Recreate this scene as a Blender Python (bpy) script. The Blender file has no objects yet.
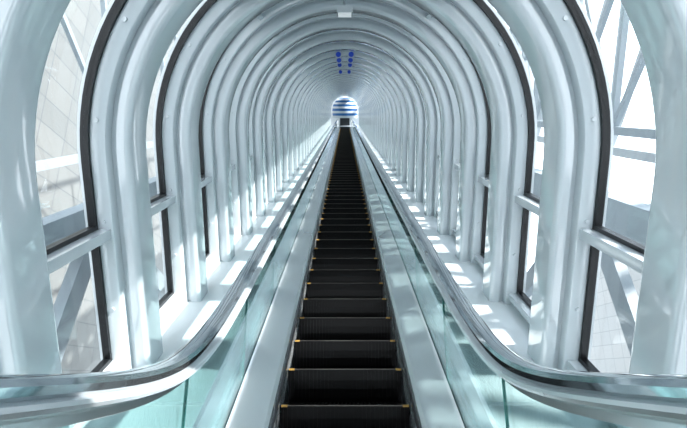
import bpy, math
from mathutils import Vector, Matrix
TH=math.radians(30); C=math.cos(TH); S=math.sin(TH); T30=math.tan(TH)
CZ=0.97
R=1.25; R2=1.47; NC=-0.26; NF=-1.60
PITCH=1.15; S0=1.93; NR=38
SEND=S0+NR*PITCH
col=bpy.context.scene.collection
vs=bpy.context.scene.view_settings
vs.view_transform='Standard'
try: vs.look='Medium High Contrast'
except Exception as ex: print('look',ex)
def W(x,s,n): return Vector((x, s*C-n*S, s*S+n*C+CZ))
ROT=Matrix.Rotation(TH,4,'X')
def place(ob,s): ob.matrix_world=Matrix.Translation(W(0,s,0))@ROT

# ---------------- materials
def mat(name,color,rough=.5,metal=0,emit=None,es=0,noise=0,spec=.5,coat=0):
    m=bpy.data.materials.new(name); m.use_nodes=True; nt=m.node_tree; b=nt.nodes['Principled BSDF']
    b.inputs['Base Color'].default_value=(*color,1); b.inputs['Roughness'].default_value=rough
    b.inputs['Metallic'].default_value=metal; b.inputs['Specular IOR Level'].default_value=spec
    b.inputs['Coat Weight'].default_value=coat
    if emit: b.inputs['Emission Color'].default_value=(*emit,1); b.inputs['Emission Strength'].default_value=es
    if noise:
        tc=nt.nodes.new('ShaderNodeTexCoord'); n=nt.nodes.new('ShaderNodeTexNoise'); n.inputs['Scale'].default_value=6; n.inputs['Detail'].default_value=4
        mr=nt.nodes.new('ShaderNodeMapRange'); mr.inputs['To Min'].default_value=max(0,rough-noise); mr.inputs['To Max'].default_value=rough+noise
        nt.links.new(tc.outputs['Object'],n.inputs['Vector']); nt.links.new(n.outputs['Fac'],mr.inputs['Value']); nt.links.new(mr.outputs[0],b.inputs['Roughness'])
    return m
M_white=mat('white_painted_steel',(.60,.645,.675),.10,noise=.02,spec=1.0,coat=.8)
M_ceil=mat('ceiling_panel_paint',(.52,.57,.60),.25)
M_floor=mat('white_sill_paint',(.77,.81,.83),.25)
M_black=mat('black_window_gasket',(.010,.011,.013),.3)
M_steel=mat('brushed_stainless',(.90,.93,.945),.18,.65,noise=.08,spec=.8)
M_rail=mat('polished_handrail',(.56,.61,.65),.06,.92,coat=.8)
M_step=mat('black_step_aluminium',(.0015,.0015,.002),.3,.0,spec=.2)
M_nose=mat('step_nosing',(.10,.09,.08),.35,.3)
M_yel=mat('yellow_mark',(.50,.30,.08),.5)
M_truss=mat('exterior_truss_paint',(.42,.46,.49),.5)
M_brace=mat('grey_brace_paint',(.26,.30,.33),.5)
M_conc=mat('concrete',(.5,.51,.52),.8,noise=.1)
M_dark=mat('dark_doorway',(.02,.025,.03),.4)
M_blue=mat('blue_lens',(.01,.03,.25),.2,emit=(.02,.10,.6),es=.2)
M_bluel=mat('blue_glass_band',(.03,.10,.25),.15,emit=(.04,.16,.4),es=.2)
M_drum=mat('drum_band_paint',(.55,.60,.64),.3)
M_lamp=mat('lamp_diffuser',(.8,.8,.8),.4,emit=(.9,.97,1),es=.2)
def glass(name,tint,refl):
    m=bpy.data.materials.new(name); m.use_nodes=True; nt=m.node_tree; nt.nodes.clear()
    o=nt.nodes.new('ShaderNodeOutputMaterial'); t=nt.nodes.new('ShaderNodeBsdfTransparent'); g=nt.nodes.new('ShaderNodeBsdfGlossy')
    t.inputs['Color'].default_value=(*tint,1); g.inputs['Roughness'].default_value=.02; g.inputs['Color'].default_value=(.94,.99,1,1)
    ge=nt.nodes.new('ShaderNodeNewGeometry'); mi=nt.nodes.new('ShaderNodeMapRange')
    mi.inputs['To Min'].default_value=1.5; mi.inputs['To Max'].default_value=1/1.5
    nt.links.new(ge.outputs['Backfacing'],mi.inputs['Value'])
    f=nt.nodes.new('ShaderNodeFresnel'); nt.links.new(mi.outputs[0],f.inputs['IOR'])
    k=nt.nodes.new('ShaderNodeMath'); k.operation='MULTIPLY'; k.inputs[1].default_value=refl; k.use_clamp=True
    mx=nt.nodes.new('ShaderNodeMixShader')
    nt.links.new(f.outputs[0],k.inputs[0]); nt.links.new(k.outputs[0],mx.inputs['Fac'])
    nt.links.new(t.outputs[0],mx.inputs[1]); nt.links.new(g.outputs[0],mx.inputs[2]); nt.links.new(mx.outputs[0],o.inputs['Surface'])
    return m
M_glass=glass('balustrade_glass',(.76,.865,.86),1.5)
M_edge=mat('green_glass_edge',(.08,.30,.27),.1,spec=.8)
M_wglass=glass('window_glass',(.96,.97,.97),.5)
def facade(name,c1,c2,mo,bw,bh):
    m=bpy.data.materials.new(name); m.use_nodes=True
    nt=m.node_tree; b=nt.nodes['Principled BSDF']; b.inputs['Roughness'].default_value=.45
    tc=nt.nodes.new('ShaderNodeTexCoord')
    sx=nt.nodes.new('ShaderNodeSeparateXYZ'); cx=nt.nodes.new('ShaderNodeCombineXYZ')
    nt.links.new(tc.outputs['Object'],sx.inputs[0]); nt.links.new(sx.outputs['Y'],cx.inputs['X']); nt.links.new(sx.outputs['Z'],cx.inputs['Y'])
    br=nt.nodes.new('ShaderNodeTexBrick'); br.offset=0; br.inputs['Scale'].default_value=1
    br.inputs['Brick Width'].default_value=bw; br.inputs['Row Height'].default_value=bh; br.inputs['Mortar Size'].default_value=.03
    br.inputs['Color1'].default_value=(*c1,1); br.inputs['Color2'].default_value=(*c2,1); br.inputs['Mortar'].default_value=(*mo,1)
    nt.links.new(cx.outputs[0],br.inputs['Vector']); nt.links.new(br.outputs['Color'],b.inputs['Base Color'])
    return m
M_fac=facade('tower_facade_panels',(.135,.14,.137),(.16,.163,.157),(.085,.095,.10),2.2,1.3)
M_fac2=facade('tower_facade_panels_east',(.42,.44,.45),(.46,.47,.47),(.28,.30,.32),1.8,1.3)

# ---------------- mesh helpers
class MB:
    def __init__(s): s.v=[]; s.f=[]; s.m=[]; s.mats=[]
    def mi(s,m):
        if m not in s.mats: s.mats.append(m)
        return s.mats.index(m)
    def rings(s,rings,m,closed=True,caps=True):
        k=s.mi(m); b=len(s.v); n=len(rings[0])
        for r in rings: s.v+= [tuple(p) for p in r]
        for i in range(len(rings)-1):
            for j in range(n if closed else n-1):
                a=b+i*n+j; c=b+i*n+(j+1)%n
                s.f.append((a,c,c+n,a+n)); s.m.append(k)
        if caps and closed:
            s.f.append(tuple(b+j for j in range(n))[::-1]); s.m.append(k)
            e=b+(len(rings)-1)*n; s.f.append(tuple(e+j for j in range(n))); s.m.append(k)
    def box(s,x0,x1,y0,y1,z0,z1,m):
        s.rings([[(x0,y0,z0),(x1,y0,z0),(x1,y0,z1),(x0,y0,z1)],[(x0,y1,z0),(x1,y1,z0),(x1,y1,z1),(x0,y1,z1)]],m)
    def beam(s,a,b,w,h,m,side=Vector((1,0,0))):
        a=Vector(a);b=Vector(b); d=(b-a).normalized(); u=side-d*side.dot(d); u.normalize(); v=d.cross(u)
        s.rings([[p-u*w/2-v*h/2,p+u*w/2-v*h/2,p+u*w/2+v*h/2,p-u*w/2+v*h/2] for p in (a,b)],m)
    def tube(s,a,b,r,m,n=12,r2=None):
        a=Vector(a);b=Vector(b); d=(b-a).normalized(); u=d.orthogonal().normalized(); v=d.cross(u); r2=r if r2 is None else r2
        s.rings([[p+(u*math.cos(t)+v*math.sin(t))*rr for t in [2*math.pi*i/n for i in range(n)]] for p,rr in ((a,r),(b,r2))],m)
    def mesh(s,name,smooth=True,ang=28):
        me=bpy.data.meshes.new(name); me.from_pydata(s.v,[],s.f)
        for m in s.mats: me.materials.append(m)
        me.polygons.foreach_set('material_index',s.m)
        me.validate(); me.update()
        import bmesh
        bm=bmesh.new(); bm.from_mesh(me); bmesh.ops.recalc_face_normals(bm,faces=bm.faces); bm.to_mesh(me); bm.free()
        if smooth:
            me.polygons.foreach_set('use_smooth',[True]*len(me.polygons)); me.set_sharp_from_angle(angle=math.radians(ang))
        return me
    def ob(s,name,parent=None,smooth=True):
        o=bpy.data.objects.new(name,s.mesh(name,smooth)); col.objects.link(o)
        if parent: o.parent=parent
        return o
def inst(me,name,parent=None):
    o=bpy.data.objects.new(name,me); col.objects.link(o)
    if parent: o.parent=parent
    return o
def empty(name):
    e=bpy.data.objects.new(name,None); e.empty_display_size=.3; col.objects.link(e); return e

def PT(side,l,r):
    if l<=0: return (side*r, NC+l)
    a=l/R2; return (side*r*math.cos(a), NC+r*math.sin(a))
LT=R2*math.pi/2
def arch_full(r,nb,seg=28):
    pts=[PT(-1,nb-NC,r)]
    pts+=[PT(-1,LT*i/seg,r) for i in range(seg+1)]
    pts+=[PT(1,LT*i/seg,r) for i in range(seg-1,-1,-1)]
    pts+=[PT(1,nb-NC,r)]
    return pts
def arch_sweep(mb,prof,nb,m):
    cols=[arch_full(r,nb) for (_,r) in prof]
    rings=[[(cols[j][i][0],prof[j][0],cols[j][i][1]) for j in range(len(prof))] for i in range(len(cols[0]))]
    mb.rings(rings,m)
def strip(mb,side,l0,l1,s0,s1,r0,r1,m):
    ls=[l0]
    if l0<0<l1: ls.append(0)
    a=max(l0,0)
    if l1>0:
        n=max(1,int((l1-a)/.09))
        ls+=[a+(l1-a)*i/n for i in range(1,n+1)]
    elif l1!=ls[-1]: ls.append(l1)
    rings=[]
    for l in ls:
        p=PT(side,l,r0); q=PT(side,l,r1)
        rings.append([(p[0],s0,p[1]),(q[0],s0,q[1]),(q[0],s1,q[1]),(p[0],s1,p[1])])
    mb.rings(rings,m)

# ---------------- tunnel ribs
mb=MB()
HW=.185; FW=.135; RB=.035
half=[(-HW,R2+.06),(-HW,1.385),(-HW+.006,1.372),(-HW+.018,1.366),(-HW+.075,1.366),(-HW+.075,1.33),(-FW,1.33)]
half+=[(-FW+RB-RB*math.cos(t),R+RB-RB*math.sin(t)) for t in [math.pi/2*i/6 for i in range(7)]]
prof=half+[(-a,b) for a,b in reversed(half)]
arch_sweep(mb,prof,NF-.02,M_white)
for sd in(-1,1):
    for l in (-.9,-.35,.25,.85,1.4):
        p=PT(sd,l,1.42)
        mb.tube((p[0],-HW-.012,p[1]),(p[0],-HW+.01,p[1]),.013,M_white,8)
rib=mb.mesh('tunnel_arch_rib',ang=32)
for k in range(-1,NR+1):
    o=inst(rib,'tunnel_arch_rib'); place(o,S0+k*PITCH)

# ---------------- windows
LTOP=R2*math.radians(54)
LB=-1.50-NC; LM0=-.715-NC; LM1=-.655-NC
G=PITCH/2-HW
def win(side):
    mb=MB()
    def pane(l0,l1):
        fw=.024; a,b=-G+.004,G-.004
        strip(mb,side,l0,l1,a,a+fw,1.455,1.50,M_black)
        strip(mb,side,l0,l1,b-fw,b,1.455,1.50,M_black)
        strip(mb,side,l0,l0+fw,a+fw,b-fw,1.455,1.50,M_black)
        strip(mb,side,l1-fw,l1,a+fw,b-fw,1.455,1.50,M_black)
        strip(mb,side,l0+fw,l1-fw,a+fw,b-fw,1.476,1.480,M_wglass)
    pane(LB,LM0); pane(LM1,LTOP)
    strip(mb,side,LM0,LM1,-G,G,1.385,1.50,M_white)
    strip(mb,side,LTOP,LTOP+.05,-G,G,1.40,1.50,M_white)
    strip(mb,side,LB-.05,LB,-G,G,1.39,1.50,M_white)
    return mb.mesh('window')
wl,wr=win(-1),win(1); n=0
for k in range(-1,NR):
    for me in (wl,wr):
        n+=1; o=inst(me,'window_%d'%n); place(o,S0+(k+.5)*PITCH)
mb=MB()
L=SEND-S0+2*PITCH
rings=[]
a0=math.radians(54)+.034
for i in range(41):
    a=a0+(math.pi-2*a0)*i/40
    c,s_=math.cos(a),math.sin(a)
    rings.append([(1.46*c,-PITCH-.2,NC+1.46*s_),(1.56*c,-PITCH-.2,NC+1.56*s_),(1.56*c,L-PITCH,NC+1.56*s_),(1.46*c,L-PITCH,NC+1.46*s_)])
mb.rings(rings,M_ceil)
o=mb.ob('ceiling'); place(o,S0)
for side,nm in((-1,'wall_left'),(1,'wall_right')):
    mb=MB(); strip(mb,side,NF-.06-NC,LB-.05,-PITCH-.2,L-PITCH,1.44,1.53,M_floor)
    o=mb.ob(nm); place(o,S0)
mb=MB()
for sd in(-1,1):
    x0,x1=sorted((sd*.70,sd*1.5)); mb.box(x0,x1,-1.14,L-PITCH,NF-.1,NF,M_floor)
    x0,x1=sorted((sd*.70,sd*.76)); mb.box(x0,x1,-.9,L-PITCH,NF,NF+.04,M_steel)
mb.box(-1.5,1.5,-PITCH+1.2,L-PITCH,NF-.9,NF-.8,M_conc)
o=mb.ob('floor'); place(o,S0)

# ---------------- escalator
esc=empty('escalator')
NY,NZ=3.476,-.126
KT=91
step=MB(); sw=.415
step.box(-sw,sw,.03,.42,-.06,-.012,M_step)
nc=30
rows=[(0,-.004),(.002,-.03),(.006,-.08),(.014,-.14),(.026,-.20),(.04,-.25)]
xs=[];w=2*sw/nc
for i in range(nc):
    x=-sw+i*w; xs+=[(x,0),(x+w*.55,0),(x+w*.55,.004),(x+w,.004)]
rings=[[(x,yy+d,zz) for x,d in xs] for yy,zz in rows]
step.rings(rings,M_step,closed=False,caps=False)
for i in range(nc):
    x=-sw+i*w; step.box(x,x+w*.5,.015,.41,-.014,0,M_step)
step.box(-sw,sw,-.003,.018,-.006,.001,M_nose)
for sd in(-1,1):
    a,b_=sorted((sd*(sw-.04),sd*sw)); step.box(a,b_,-.007,.02,-.011,.003,M_yel)
sme=step.mesh('escalator_step',False)
for k in range(-11,KT+3):
    o=inst(sme,'step',esc)
    z=max(NZ+k*.4*T30,-.97) if k<=KT else NZ+KT*.4*T30
    o.location=(0,NY+k*.4,z+CZ)
ZT=NZ+KT*.4*T30
def sp(v,k=7.):
    return max(v,0)+math.log1p(math.exp(-abs(v)*k))/k
def line(y,perp,flat,rise):
    inc=y*T30-perp/C
    z=flat+sp(inc-flat)
    top=ZT+rise
    return top-sp(top-z)
YA=-1.3; YB=NY+KT*.4+1.6
def ys():
    out=[];y=YA
    while y<YB: out.append(y); y+= .1 if y<4 or y>YB-4 else .6
    out.append(YB); return out
def railz(y): return line(y,1.02,.03,.86)+CZ
def deckz(y): return line(y,1.65,-.86,.12)+CZ
Y=ys()
def path(fn,ext=True):
    p=[(y,fn(y)) for y in Y]
    if ext:
        r=.22; z0=p[0][1]; pre=[(YA-r*math.sin(t),z0-r+r*math.cos(t)) for t in [math.pi*i/12 for i in range(12,0,-1)]]
        pre=[(YA+.2,z0-2*r)]+pre; p=pre+p
        z1=p[-1][1]; p+=[(YB+r*math.sin(t),z1-r+r*math.cos(t)) for t in [math.pi*i/12 for i in range(1,13)]]+[(YB-.2,z1-2*r)]
    return p
def sweep(mb,pth,x,prof,m):
    rings=[]
    for i,(y,z) in enumerate(pth):
        a=pth[max(i-1,0)]; b=pth[min(i+1,len(pth)-1)]
        d=Vector((b[0]-a[0],b[1]-a[1])).normalized(); nn=(-d.y,d.x)
        rings.append([(x+dx,y+nn[0]*dn,z+nn[1]*dn) for dx,dn in prof])
    mb.rings(rings,m)
hp=[(-.045,-.012),(-.045,.006),(-.036,.02),(-.018,.028),(.018,.028),(.036,.02),(.045,.006),(.045,-.012),(.034,-.02),(-.034,-.02)]
stp=[(-.03,-.018),(.03,-.018),(.062,-.026),(.068,-.036),(.062,-.046),(.012,-.062),(.012,-.085),(-.012,-.085),(-.012,-.062),(-.062,-.046),(-.068,-.036),(-.062,-.026)]
for sd,nm in((-1,'l'),(1,'r')):
    mb=MB(); sweep(mb,path(railz),sd*.645,hp,M_rail); mb.ob('handrail_'+nm,esc)
    mb=MB(); sweep(mb,path(railz),sd*.645,stp,M_steel); mb.ob('handrail_profile_'+nm,esc)
    mb=MB(); y=YA
    gx=sd*.645
    while y<YB-.1:
        e=min(y+1.15,YB); yy=[y+.004+(e-y-.008)*i/8 for i in range(9)]
        mb.rings([[(gx-.006,q,deckz(q)-.02),(gx+.006,q,deckz(q)-.02),(gx+.006,q,railz(q)-.07),(gx-.006,q,railz(q)-.07)] for q in yy],M_glass)
        # polished green end edge of the pane, filling the joint
        mb.rings([[(gx-.006,q,deckz(q)-.02),(gx+.006,q,deckz(q)-.02),(gx+.006,q,railz(q)-.07),(gx-.006,q,railz(q)-.07)] for q in (e-.003,e+.003)],M_edge)
        y=e
    mb.ob('glass_balustrade_'+nm,esc)
    P=path(deckz,False)
    mb=MB()
    def pr(l): return [(sd*u,v) for u,v in l]
    sweep(mb,P,0,pr([(.425,-.30),(.425,-.035),(.445,-.008),(.47,0),(.61,.02),(.635,.035),(.637,-.05),(.60,-.30)]),M_steel)
    sweep(mb,P,0,pr([(.655,-.30),(.655,.035),(.67,.02),(.695,.01),(.698,-.02),(.698,-.30)]),M_steel)
    mb.ob('deck_and_skirt_'+nm,esc)
    mb=MB()
    sweep(mb,P,0,pr([(.414,-.11),(.414,-.095),(.426,-.09),(.426,-.115)]),M_black)
    mb.ob('skirt_brush_'+nm,esc)
mb=MB(); sweep(mb,[(y,line(y,1.85,-.97,0)+CZ-.42) for y in Y],0,[(-.75,-.1),(.75,-.1),(.75,0),(-.75,0)],M_dark); mb.ob('truss_casing',esc)

# ---------------- ceiling fixtures
mb=MB(); mb.box(-.07,.07,-.10,.10,-.06,0,M_white); mb.box(-.06,.06,-.09,.09,-.072,-.06,M_lamp); mb.tube((0,0,0),(0,0,.32),.012,M_white); mb.box(-.05,.05,-.06,.06,.27,.30,M_white)
lm=mb.mesh('ceiling_lamp')
o=inst(lm,'ceiling_lamp'); o.matrix_world=Matrix.Translation(W(0,S0+2.5*PITCH,.925))@ROT
mb=MB()
mb.box(-.15,.15,-.02,.02,-.05,-.01,M_white); mb.tube((0,0,-.02),(0,0,.14),.015,M_white)
for sd in(-1,1):
    a=Vector((sd*.115,.06,-.09)); d=Vector((0,-.12,-.02))
    mb.tube(a,a+d,.045,M_white,16,.066); mb.tube(a+d,a+d*1.08,.046,M_blue,16)
    mb.tube((sd*.115,0,-.05),(sd*.115,0,-.09),.012,M_white)
bl=mb.mesh('blue_spotlight_pair')
for k in (6.5,7.5,8.5,10.5):
    o=inst(bl,'blue_spotlight_pair'); o.matrix_world=Matrix.Translation(W(0,S0+k*PITCH,1.075))@ROT

# ---------------- upper end
e=empty('upper_landing_portal')
mb=MB()
bands=[(-.95,1.12,M_drum),(-.74,1.16,M_bluel),(-.52,1.17,M_drum),(-.32,1.18,M_bluel),(-.10,1.17,M_drum),(.08,1.13,M_bluel),(.28,1.06,M_drum),(.44,.95,M_bluel),(.62,.82,M_drum),(.74,.62,M_bluel),(.88,.34,M_drum),(.95,.05,None)]
N=40
for i in range(len(bands)-1):
    z0,r0,m=bands[i]; z1,r1,_=bands[i+1]
    ex=.04 if m is M_drum else 0
    mb.rings([[((r+ex)*math.cos(t),1.6+(r+ex)*math.sin(t),z) for t in [2*math.pi*j/N for j in range(N)]] for z,r in ((z0,r0),(z1,r1))],m)
mb.box(-1.6,1.6,3.0,3.1,-3,1.6,M_white); mb.box(-.45,.45,2.9,3.0,-2.4,-.95,M_dark)
mb.box(-1.5,1.5,1.0,3.0,-1.75,-1.7,M_floor)
o=mb.ob('round_lobby_drum',e); o.matrix_world=Matrix.Translation(W(0,SEND,0))@ROT

# ---------------- lower lobby (behind camera)
mb=MB(); 
mb.box(-1.6,1.6,-4.5,-1.9,-.12,0,M_conc)
for sd in(-1,1):
    a,b_=sorted((sd*.70,sd*1.6)); mb.box(a,b_,-1.9,1.5,-.12,0,M_floor)
mb.ob('floor_landing')
mb=MB(); mb.box(-1.7,1.7,-4.5,-.35,2.55,2.67,M_ceil); mb.ob('ceiling_lobby')
mb=MB(); 
for y in (-4.4,-3.2,-2.,-.8):
    for sd in(-1,1): mb.box(sd*1.6-.06,sd*1.6+.06,y-.06,y+.06,0,2.55,M_white)
for sd in(-1,1): mb.box(sd*1.6-.04,sd*1.6+.04,-4.4,.2,0,.9,M_white)
mb.ob('wall_lobby_frame')

# ---------------- exterior
def truss(name,x,n0,n1,bay,w,m,dbl=False,vert=True,h=None):
    h=h or w
    mb=MB(); s=-2
    mb.beam((x,-2,n0),(x,50,n0),w,h,m); mb.beam((x,-2,n1),(x,50,n1),w,h,m)
    i=0
    while s<50:
        if vert: mb.beam((x,s,n0),(x,s,n1),w*.7,h*.7,m)
        if dbl or i%2==0: mb.beam((x,s,n0),(x,s+bay,n1),w*.6,h*.7,m)
        if dbl or i%2==1: mb.beam((x,s,n1),(x,s+bay,n0),w*.6,h*.7,m)
        s+=bay;i+=1
    o=mb.ob(name,smooth=False); o.matrix_world=Matrix.Translation(W(0,0,0))@ROT
truss('steel_lattice_truss',-2.3,-2.9,-.95,2.2,.16,M_brace,vert=False,h=.30)
truss('steel_lattice_truss',2.3,-2.9,-.85,2.2,.16,M_brace,vert=False,h=.30)
truss('steel_lattice_truss',-5.6,-1.0,4.4,3.6,.16,M_brace)
truss('steel_lattice_truss',4.0,-.3,2.4,1.6,.12,M_brace,dbl=True)
truss('steel_lattice_truss',6.5,-1,4.5,2.4,.2,M_truss,dbl=True)
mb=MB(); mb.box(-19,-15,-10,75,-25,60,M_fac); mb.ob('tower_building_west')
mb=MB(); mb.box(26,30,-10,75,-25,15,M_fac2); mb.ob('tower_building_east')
mb=MB(); mb.box(-150,150,-150,200,-25.5,-25,M_conc); mb.ob('ground_plaza')

# ---------------- light
w=bpy.data.worlds.new('sky'); bpy.context.scene.world=w; w.use_nodes=True
nt=w.node_tree; bg=nt.nodes['Background']
tc=nt.nodes.new('ShaderNodeTexCoord'); sx=nt.nodes.new('ShaderNodeSeparateXYZ'); cr=nt.nodes.new('ShaderNodeValToRGB')
cr.color_ramp.elements[0].position=0; cr.color_ramp.elements[0].color=(.95,.975,1,1)
cr.color_ramp.elements[1].position=.8; cr.color_ramp.elements[1].color=(.78,.88,1,1)
nt.links.new(tc.outputs['Generated'],sx.inputs[0]); nt.links.new(sx.outputs['Z'],cr.inputs[0]); nt.links.new(cr.outputs[0],bg.inputs['Color'])
bg.inputs['Strength'].default_value=2.8
sl=bpy.data.lights.new('sun','SUN'); sl.energy=11; sl.angle=.02; sl.color=(1,.98,.95)
so=bpy.data.objects.new('sun',sl); col.objects.link(so); so.location=(20,-20,40)
so.rotation_euler=Vector((-.75,.36,-.56)).to_track_quat('-Z','Y').to_euler()

# ---------------- camera
cd=bpy.data.cameras.new('camera'); cd.lens=36*500/687; cd.clip_start=.02; cd.clip_end=500
co=bpy.data.objects.new('camera',cd); col.objects.link(co)
co.location=(0,0,CZ+.058); co.rotation_euler=(math.radians(90+17.9),0,math.radians(.17))
bpy.context.scene.camera=co
